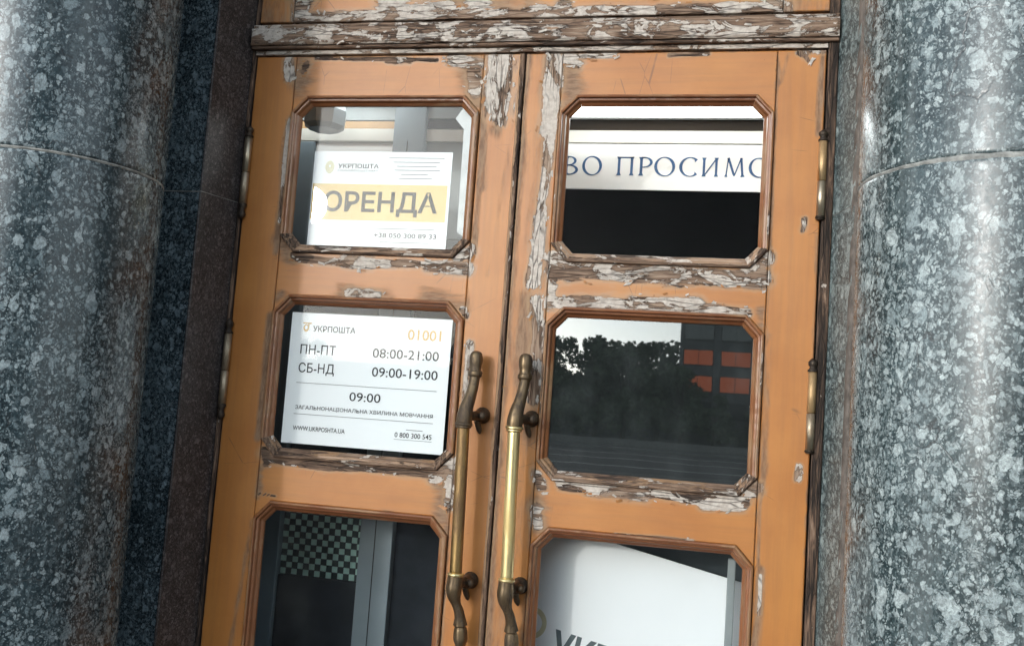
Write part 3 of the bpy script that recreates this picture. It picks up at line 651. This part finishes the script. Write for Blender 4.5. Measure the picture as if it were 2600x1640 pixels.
box('side_panel',-.3730,-.1990,.375,.41,.012,2.05,M['navy'],ip,.002)
box('side_panel',-.3730,-.1990,.375,.41,2.053,2.38,M['grey_panel'],ip,.002)
box('lower_panel',-.1980,.90,.375,.41,.012,1.40,M['slate'],ip,.002)
box('white_panel',-.7270,-.4730,.372,.41,2.063,2.3400,M['white_panel'],ip,.002)
box('cream_header',-.86,-.4730,.362,.41,2.3425,2.3815,M['cream'],ip,.002)
box('cream_header',-.3730,.90,.362,.41,2.3425,2.3795,M['cream'],ip,.002)
box('brown_header',-.86,-.4730,.366,.41,2.3825,2.4050,M['bar_lit'],ip,.002)
box('brown_header',-.3730,.90,.366,.41,2.3805,2.4110,M['bar_shaded'],ip,.002)
box('grey_header',-.86,-.4730,.362,.41,2.4065,2.60,M['grey_panel'],ip,.002)
box('grey_header',-.3730,.02,.362,.41,2.4125,2.60,M['grey_panel'],ip,.002)
# mosaic of tiles between the posts
tilem={}
mos=box('tile_backing',-.7268,-.4732,.388,.41,1.0410,1.3990,M['tile_dark'],ip)
ncol,nrow=14,20; tw_=(.2536)/ncol; th_=.357/nrow
rs=np.random.RandomState(11)
V0,F0=boxvf(-.5*tw_+.0006,.5*tw_-.0006,-.002,.002,-.5*th_+.0006,.5*th_-.0006,.0014)
for mk in ('tile_pale','tile_dark'):
    me=bpy.data.meshes.new('tile'); me.from_pydata(V0,[],F0); me.materials.append(M[mk]); tilem[mk]=me
for j in range(nrow):
    for i in range(ncol):
        pale=(i+j)%2==0
        o=bpy.data.objects.new('tile',tilem['tile_pale' if pale else 'tile_dark']); COL.objects.link(o); o.parent=mos
        wx=-.7268+(i+.5)*tw_+rs.normal(0,.0004); wz=1.0415+(j+.5)*th_+rs.normal(0,.0004)
        o.location=(wx,.3865,wz); o.location-=wloc(mos); o.rotation_euler=(0,rs.normal(0,.03),0); o.scale=(1+rs.normal(0,.03),1,1+rs.normal(0,.04))

# lamp over the banner
lt=thing('batten_lamp',(.45,.30,2.40),'lit white strip lamp along the top of the upper right pane','lamp')
box('lamp_body',.00,.90,.302,.345,2.405,2.53,M['lamp_body'],lt,.003)
box('diffuser',.005,.895,.262,.3015,2.3975,2.525,M['lamp'],lt,.006)
box('lamp_body',-.86,-.475,.302,.345,2.455,2.57,M['lamp_body'],lt,.003)  # added body for the left diffuser, hidden above the pane
box('diffuser',-.855,-.480,.262,.3015,2.4475,2.565,M['lamp'],lt,.006)  # added left diffuser, out of view, brightens the header below it
# grey octagonal body on a rod in the upper left pane
sh=thing('hanging_octagon',(-.66,.28,2.58),'grey octagonal body behind the upper left pane','lamp')
lathe('octagon_body',[(.045,2.345),(.062,2.357),(.066,2.40),(.055,2.432),(.03,2.448)],-.655,.26,M['shade'],sh,8,smooth=False)
box('octagon_rod',-.658,-.652,.257,.263,2.448,3.3,M['shade'],sh)

# ------------------------------------------------------------------ signs and sheets
def text(name,body,x0,x1,zb,h,y,mat,parent,bold=0.0,frame=None,zb2=None):
    c=bpy.data.curves.new('t','FONT'); c.body=body; c.offset=bold; c.resolution_u=3
    o=bpy.data.objects.new('t',c); COL.objects.link(o)
    me=bpy.data.meshes.new_from_object(o.evaluated_get(bpy.context.evaluated_depsgraph_get()))
    A=np.array([v.co[:2] for v in me.vertices]); F=[tuple(p.vertices) for p in me.polygons]
    bpy.data.objects.remove(o); bpy.data.curves.remove(c); bpy.data.meshes.remove(me)
    xa,xb=A[:,0].min(),A[:,0].max()
    u=x0+(A[:,0]-xa)/(xb-xa)*(x1-x0); v=zb+A[:,1]/.73*h
    if frame:   # (origin, ex, ez)
        o_,ex,ez=frame; P=[(o_[0]+ex[0]*a+ez[0]*b,y,o_[1]+ex[1]*a+ez[1]*b) for a,b in zip(u,v)]
    else: P=[(a,y,b) for a,b in zip(u,v)]
    return obj(name,P,F,mat,parent)
def rule(x0,x1,z,y,th,mat,parent,name='rule'):
    return obj(name,[(x0,y,z-th/2),(x1,y,z-th/2),(x1,y,z+th/2),(x0,y,z+th/2)],[(0,1,2,3)],mat,parent)

# rental sheet, upper left pane
YS=.0285
rn=thing('rental_sheet',(-.376,YS,1.956),'white sheet with yellow band and large lettering in upper left pane','sign')
box('sheet',-.5683,-.1833,YS,YS+.0016,1.9565,2.2175,M['paper'],rn)
box('colour_band',-.5660,-.1905,YS-.0006,YS-.0002,2.0325,2.1295,M['paper_cream'],rn)
text('lettering','ОРЕНДА',-.530,-.2137,2.0565,.0520,YS-.0012,M['ink_brown'],rn,.022)
text('lettering','УКРПОШТА',-.498,-.3836,2.1725,.0115,YS-.0010,M['ink'],rn,.014)
text('lettering','ГОЛОВПОШТАМТ',-.498,-.3840,2.1630,.0050,YS-.0010,M['ink_grey'],rn)
text('lettering','+38 050 300 89 33',-.381,-.2105,1.9885,.0125,YS-.0010,M['ink'],rn,.006)
for x0,x1,z in ((-.3568,-.2038,2.2012),(-.3449,-.2154,2.1898),(-.333,-.224,2.1788),(-.3394,-.2137,2.1684),(-.320,-.246,2.1572),(-.3248,-.2332,2.1464)): rule(x0,x1,z,YS-.001,.0013,M['ink'],rn)
rule(-.3841,-.2173,2.0122,YS-.001,.0011,M['ink'],rn); rule(-.364,-.229,1.9764,YS-.001,.0011,M['ink'],rn)
def emblem(cx,cz,rx,rz,y,mat,parent,hole=.5):
    n=28;V=[];F=[]
    for i in range(n):
        a=2*math.pi*i/n; k=1+.10*math.cos(2*a); pz=1.12 if math.sin(a)<0 else 1
        V+= [(cx+rx*math.cos(a)*k,y,cz+rz*math.sin(a)*pz),(cx+rx*hole*math.cos(a),y,cz+rz*.1+rz*hole*math.sin(a))]
    for i in range(n): j=(i+1)%n; F.append((2*i,2*j,2*j+1,2*i+1))
    return obj('emblem',V,F,mat,parent)
emblem(-.5218,2.1755,.0118,.0165,YS-.001,M['ink_pale'],rn,.22)

# pale flat strip along the right edge of the same pane
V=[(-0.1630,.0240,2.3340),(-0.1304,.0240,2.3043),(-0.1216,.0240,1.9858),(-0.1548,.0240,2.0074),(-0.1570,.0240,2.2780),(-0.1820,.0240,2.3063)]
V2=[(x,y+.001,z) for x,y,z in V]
fs=obj('pale_strip',V+V2,[tuple(range(6)),tuple(range(6,12))[::-1]]+[(i,6+i,6+(i+1)%6,(i+1)%6) for i in range(6)],M['film'],origin=(-.15,.024,1.98))
tag(fs,'pale strip along right edge of the upper left pane','strip')

# opening hours, middle left pane
oh=thing('opening_hours_notice',(-.37,YS,1.4394),'square white opening hours notice in the middle left pane','sign')
box('sheet',-.5905,-.1490,YS,YS+.0018,1.4394,1.7820,M['paper'],oh)
y=YS-.001
text('lettering','УКРПОШТА',-.528,-.4095,1.7335,.0150,y,M['ink'],oh,.012)
text('lettering','01001',-.2655,-.1760,1.7255,.0275,y,M['ink_gold'],oh,.012)
text('lettering','ПН-ПТ',-.5585,-.4590,1.6735,.0250,y,M['ink'],oh,.004)
text('lettering','08:00-21:00',-.3566,-.1780,1.6745,.0250,y,M['ink'],oh,.004)
text('lettering','СБ-НД',-.5590,-.4590,1.6250,.0250,y,M['ink'],oh,.004)
text('lettering','09:00-19:00',-.3545,-.1775,1.6258,.0250,y,M['ink'],oh,.004)
text('lettering','09:00',-.4105,-.3255,1.5590,.0235,y,M['ink'],oh,.004)
text('lettering','ЗАГАЛЬНОНАЦІОНАЛЬНА ХВИЛИНА МОВЧАННЯ',-.5585,-.1820,1.5290,.0098,y,M['ink'],oh,.004)
text('lettering','WWW.UKRPOSHTA.UA',-.5600,-.4153,1.4740,.0120,y,M['ink'],oh,.006)
text('lettering','0 800 300 545',-.2795,-.1810,1.4755,.0130,y,M['ink'],oh,.006)
rule(-.5616,-.1767,1.5976,y,.0011,M['ink'],oh); rule(-.5613,-.1803,1.5162,y,.0011,M['ink'],oh)
rule(-.2500,-.2060,1.4955,y,.0013,M['ink'],oh); rule(-.2810,-.1800,1.4700,y,.0009,M['ink_grey'],oh)
emblem(-.5475,1.7420,.0075,.0095,y,M['ink_gold'],oh,.55); rule(-.5570,-.5330,1.7545,y,.0032,M['ink_gold'],oh,'emblem')
rule(-.5430,-.5395,1.7495,y,.012,M['ink_gold'],oh,'emblem')

# welcome banner behind the upper right pane: flared roman capitals
bn=thing('welcome_banner',(.28,.35,2.206),'white welcome banner with blue capitals behind the upper right pane','banner')
box('board',-.190,.80,.3555,.3615,2.2060,2.3375,M['white_panel'],bn)
def ring(cx,cz,rx,rz,tx,tz,a0=0,a1=360,rot=12,n=36,flare=0):
    V=[];F=[]
    for i in range(n+1):
        f=i/n; a=R_(a0+(a1-a0)*f); ro=R_(rot)
        e=1+flare*(max(0,abs(f-.5)*2-.86)/.14)
        k=abs(math.cos(a-ro)); th=tz+(tx-tz)*k**1.5; th*=e
        V+=[(cx+rx*math.cos(a),cz+rz*math.sin(a)),(cx+(rx-th)*math.cos(a),cz+(rz-th)*math.sin(a))]
    for i in range(n): F.append((2*i,2*i+2,2*i+3,2*i+1))
    return V,F
def stroke(x0,z0,x1,z1,w0,wm,w1):
    """flared straight stroke"""
    d=Vector((x1-x0,z1-z0)); nrm=Vector((d.y,-d.x)).normalized(); V=[];F=[]
    for f,ww in ((0,w0),(.05,w0*.55+wm*.45),(.14,wm),(.5,wm),(.86,wm),(.95,w1*.55+wm*.45),(1,w1)):
        p=Vector((x0,z0))+d*f; V+=[tuple(p-nrm*ww/2),tuple(p+nrm*ww/2)]
    for i in range(6): F.append((2*i,2*i+1,2*i+3,2*i+2))
    return V,F
def glyph(ch):
    S=.14;T=.075;Fl=.27
    st=lambda x:stroke(x,0,x,1,Fl,S,Fl)
    if ch=='О': return [ring(.53,.5,.53,.53,.15,.055)]
    if ch=='С': return [ring(.53,.5,.53,.53,.15,.055,48,312,0,36,.9)]
    if ch=='П': return [st(.12),st(.82),stroke(.02,.965,.92,.965,.10,T,.10)]
    if ch=='Р': return [st(.12),ring(.30,.72,.40,.285,.14,.06,-95,95,0,24),stroke(.12,.975,.34,.975,T,T,T),stroke(.12,.455,.30,.455,.04,T*.8,T*.8)]
    if ch=='В': return [st(.12),ring(.28,.76,.34,.245,.13,.055,-95,95,0,24),ring(.28,.27,.44,.275,.14,.055,-95,95,0,24),stroke(.12,.975,.3,.975,T,T,T),stroke(.12,.53,.3,.53,T,T,T),stroke(.12,.025,.3,.025,T,T,T)]
    if ch=='И': return [st(.12),st(.86),stroke(.16,.06,.84,.94,T,T,T)]
    if ch=='М': return [stroke(.06,0,.18,1,Fl*.8,T,.12),stroke(.18,1,.58,.05,.16,S,.08),stroke(.58,.05,.98,1,.06,T,.08),stroke(1.10,0,.98,1,Fl,S,.16)]
    if ch=='Л': return [stroke(.06,0,.44,1,Fl*.8,T,.08),stroke(.90,0,.46,1,Fl,S,.12)]
    if ch=='А': return [stroke(.06,0,.44,1,Fl*.8,T,.08),stroke(.90,0,.46,1,Fl,S,.12),stroke(.22,.33,.74,.33,T,T,T)]
    if ch=='К': return [st(.12),stroke(.16,.48,.76,1,T,T,Fl*.8),stroke(.28,.58,.84,0,.1,S,Fl)]
for ch,x0,x1 in (('Л',-.178,-.140),('А',-.134,-.093),('С',-.088,-.047),('К',-.038,-.003),('А',.000,.040),('В',.050,.092),('О',.1032,.1602),('П',.2017,.2515),('Р',.2639,.3030),('О',.3078,.3662),('С',.3773,.4278),('И',.4392,.4852),('М',.5012,.5566),('О',.5664,.6230)):
    V=[];F=[]
    for v,f in glyph(ch):
        b=len(V); V+=v; F+=[tuple(i+b for i in q) for q in f]
    A=np.array(V); A[:,0]=x0+(A[:,0]-A[:,0].min())/(A[:,0].max()-A[:,0].min())*(x1-x0)
    P=[(a,.3548,2.2468+c*.0535) for a,c in A]
    obj('letter',P,F,M['ink_blue'],bn)

# leaning poster board behind the lower right pane, and the bar in front of it
pb=thing('poster_board',(.33,.13,.02),'white poster board leaning askew behind the lower right pane','poster')
ang=R_(11.5); ex=(math.cos(ang),-math.sin(ang)); ez=(math.sin(ang),math.cos(ang)); o0=(.3314,1.2396)
def pbp(u,v,y): return (o0[0]+ex[0]*u+ez[0]*v,y,o0[1]+ex[1]*u+ez[1]*v)
V=[pbp(u,v,yy) for yy in (.150,.156) for u,v in ((-.40,0),(.36,0),(.36,-1.145),(-.40,-1.145))]
obj('board',V,[(0,1,2,3),(7,6,5,4),(0,4,5,1),(1,5,6,2),(2,6,7,3),(3,7,4,0)],M['paper'],pb)
frm=(o0,ex,ez)
text('lettering','УКРПОШТА',-.137,.33,-.325,.074,.1492,M['ink_grey'],pb,.03,frame=frm)
n=30;V=[];F=[]
for i in range(n+1):
    a=R_(-70+230*i/n); V+=[pbp(-.200+.038*math.cos(a),-.252+.040*math.sin(a),.1492),pbp(-.200+.026*math.cos(a),-.252+.027*math.sin(a),.1492)]
for i in range(n): F.append((2*i,2*i+2,2*i+3,2*i+1))
obj('emblem',V,F,M['ink_pale'],pb)
br=thing('inner_bar',(.573,.10,.012),'slim grey metal bar standing before the leaning poster board','bar')
box('bar',.5635,.5825,.095,.113,.02,1.246,M['grey_panel'],br,.003)
box('foot',.553,.593,.085,.123,.012,.020,M['grey_panel'],br)

# ------------------------------------------------------------------ across the square (seen mirrored in the panes and the granite)
def building(name,x0,x1,yf,depth,h,bays,floors,wall,mid_pane,label,z_first=2.6,win=(.62,.60)):
    b=thing(name,((x0+x1)/2,yf,0),label,'building')
    box('wall',x0,x1,yf-depth,yf,0,h,wall,b)
    fw=(x1-x0)/bays; fh=(h-z_first-1.2)/floors
    ww,wh=fw*win[0],fh*win[1]
    Vf,Ff=boxvf(-ww/2,ww/2,-.05,.12,-wh/2,wh/2); mf=bpy.data.meshes.new('window'); mf.from_pydata(Vf,[],Ff); mf.materials.append(M['frame_dark'])
    mp=[]
    for mm in (mid_pane,M['far_glass']):
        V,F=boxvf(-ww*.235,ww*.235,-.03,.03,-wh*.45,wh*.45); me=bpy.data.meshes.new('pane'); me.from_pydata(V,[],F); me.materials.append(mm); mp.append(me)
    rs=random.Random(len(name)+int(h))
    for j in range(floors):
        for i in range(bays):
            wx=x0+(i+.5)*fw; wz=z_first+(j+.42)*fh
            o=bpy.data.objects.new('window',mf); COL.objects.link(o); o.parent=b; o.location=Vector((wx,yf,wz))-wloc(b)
            lit=0 if j in (1,2) else 1  # first pane material on two floors, glowing orange on the office block
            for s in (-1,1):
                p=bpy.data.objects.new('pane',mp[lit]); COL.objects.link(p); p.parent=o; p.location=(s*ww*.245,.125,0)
    box('cornice',x0-.4,x1+.4,yf-depth,yf+.7,h,h+.5,wall,b)
    for i in range(bays+1):
        xx=x0+i*fw; box('pier',xx-.35 if i else xx,xx+.35 if i<bays else xx,yf+.002,yf+.45,0,h-.002,wall,b)
    return b
# azimuth from the panes: building starts at about -3 degrees, trees up to about 5 degrees
building('office_block',-5.6,17.8,-104,18,14.7,6,4,M['wall_grey'],M['mid_pane'],'grey block with glowing orange windows mirrored in the middle right pane',2.5,(.80,.62))
building('office_tower',18.6,70,-96,22,46,10,11,M['wall_far'],M['far_glass'],'tall dark block mirrored in the left granite column')
building('side_block',62,80,-88,84,34,4,9,M['wall_far'],M['far_glass'],'dark side block mirrored at the edge of the left granite column')
building('far_block',-150,-84,-120,20,17,12,5,M['wall_far'],M['far_glass'],'long low block far off to the left across the square')

building('low_block',-110,-6.2,-134,14,7.4,22,2,M['wall_far'],M['far_glass'],'long low grey block behind the mirrored trees',.8)
# belt of trees
rs=np.random.RandomState(21)
V=[];F=[];TV=[];TF=[]
def leafq(c,s):
    a=rs.normal(size=3); a/=np.linalg.norm(a); b=np.cross(a,rs.normal(size=3)); b/=np.linalg.norm(b)
    k=len(V); 
    for p,q in ((-1,-.6),(1,-.6),(1.1,.6),(-.9,.6)): V.append(tuple(c+s*(a*p+b*q)))
    F.append((k,k+1,k+2,k+3))
spots=[(-62,-108,9.5),(-56,-112,8),(-49,-107,9),(-42,-113,7.2),(-35,-109,7.8),(-29,-107,10.6),(-24,-111,11.4),(-19.5,-106,10.9),(-15,-110,11.5),(-11.5,-107,10.9),(-8,-109,11.6),(-4.8,-100,8.4),(-70,-108,10),(-78,-110,9),(-1.6,-97,5.2),(3,-98,4.6)]
for x,y,h in spots:
    n=20; rad=h*.36
    v,f=tube_vf([(x,y,0),(x+.1,y,h*.2),(x-.1,y+.1,h*.45),(x,y,h*.75)],[h*.030,h*.024,h*.017,h*.006],8)
    b=len(TV); TV+=v; TF+=[tuple(i+b for i in q) for q in f]
    blobs=[]
    for i in range(n):
        a=rs.rand()*6.28; rr=rad*math.sqrt(rs.rand()); z=h*(.20+.72*rs.rand()); rr*=1.0-.75*max(0,(z/h-.55))/.45
        c=np.array([x+rr*math.cos(a),y+rr*math.sin(a),z]); blobs.append((c,h*(.09+.05*rs.rand())))
        v,f=tube_vf([(x,y,h*.3),tuple((np.array([x,y,h*.4])+c)/2),tuple(c)],[h*.012,h*.008,h*.003],5); b=len(TV); TV+=v; TF+=[tuple(i_+b for i_ in q) for q in f]
    for c,br_ in blobs:
        for i in range(120):
            d=rs.normal(size=3); d/=np.linalg.norm(d); leafq(c+d*br_*(rs.rand()**.4)*np.array([1.15,1.15,.8]),h*.024*(.6+.8*rs.rand()))
hb=[]
for i in range(150):
    x=-80+i*.62; c_=np.array([x,-101+rs.normal(0,.8),.9+rs.rand()*2.6])
    for k in range(60):
        d=rs.normal(size=3); d/=np.linalg.norm(d); leafq(c_+d*np.array([.9,.7,.95])*(rs.rand()**.4),.16*(.6+.8*rs.rand()))
for i in range(150):
    x=-95+i*.62; c_=np.array([x,-118+rs.normal(0,1.2),1.0+rs.rand()*5.0])
    for k in range(60):
        d=rs.normal(size=3); d/=np.linalg.norm(d); leafq(c_+d*np.array([1.3,1.0,1.3])*(rs.rand()**.4),.30*(.6+.8*rs.rand()))
wood_=thing('tree_belt',(-30,-108,0),'belt of leafy trees across the square mirrored in the middle right pane','trees'); 
tk=obj('trunks',TV,TF,M['bark'],wood_); tk['kind']='stuff'
lv=obj('foliage',V,F,M['leaf'],wood_); lv['kind']='stuff'; wood_['kind']='stuff'
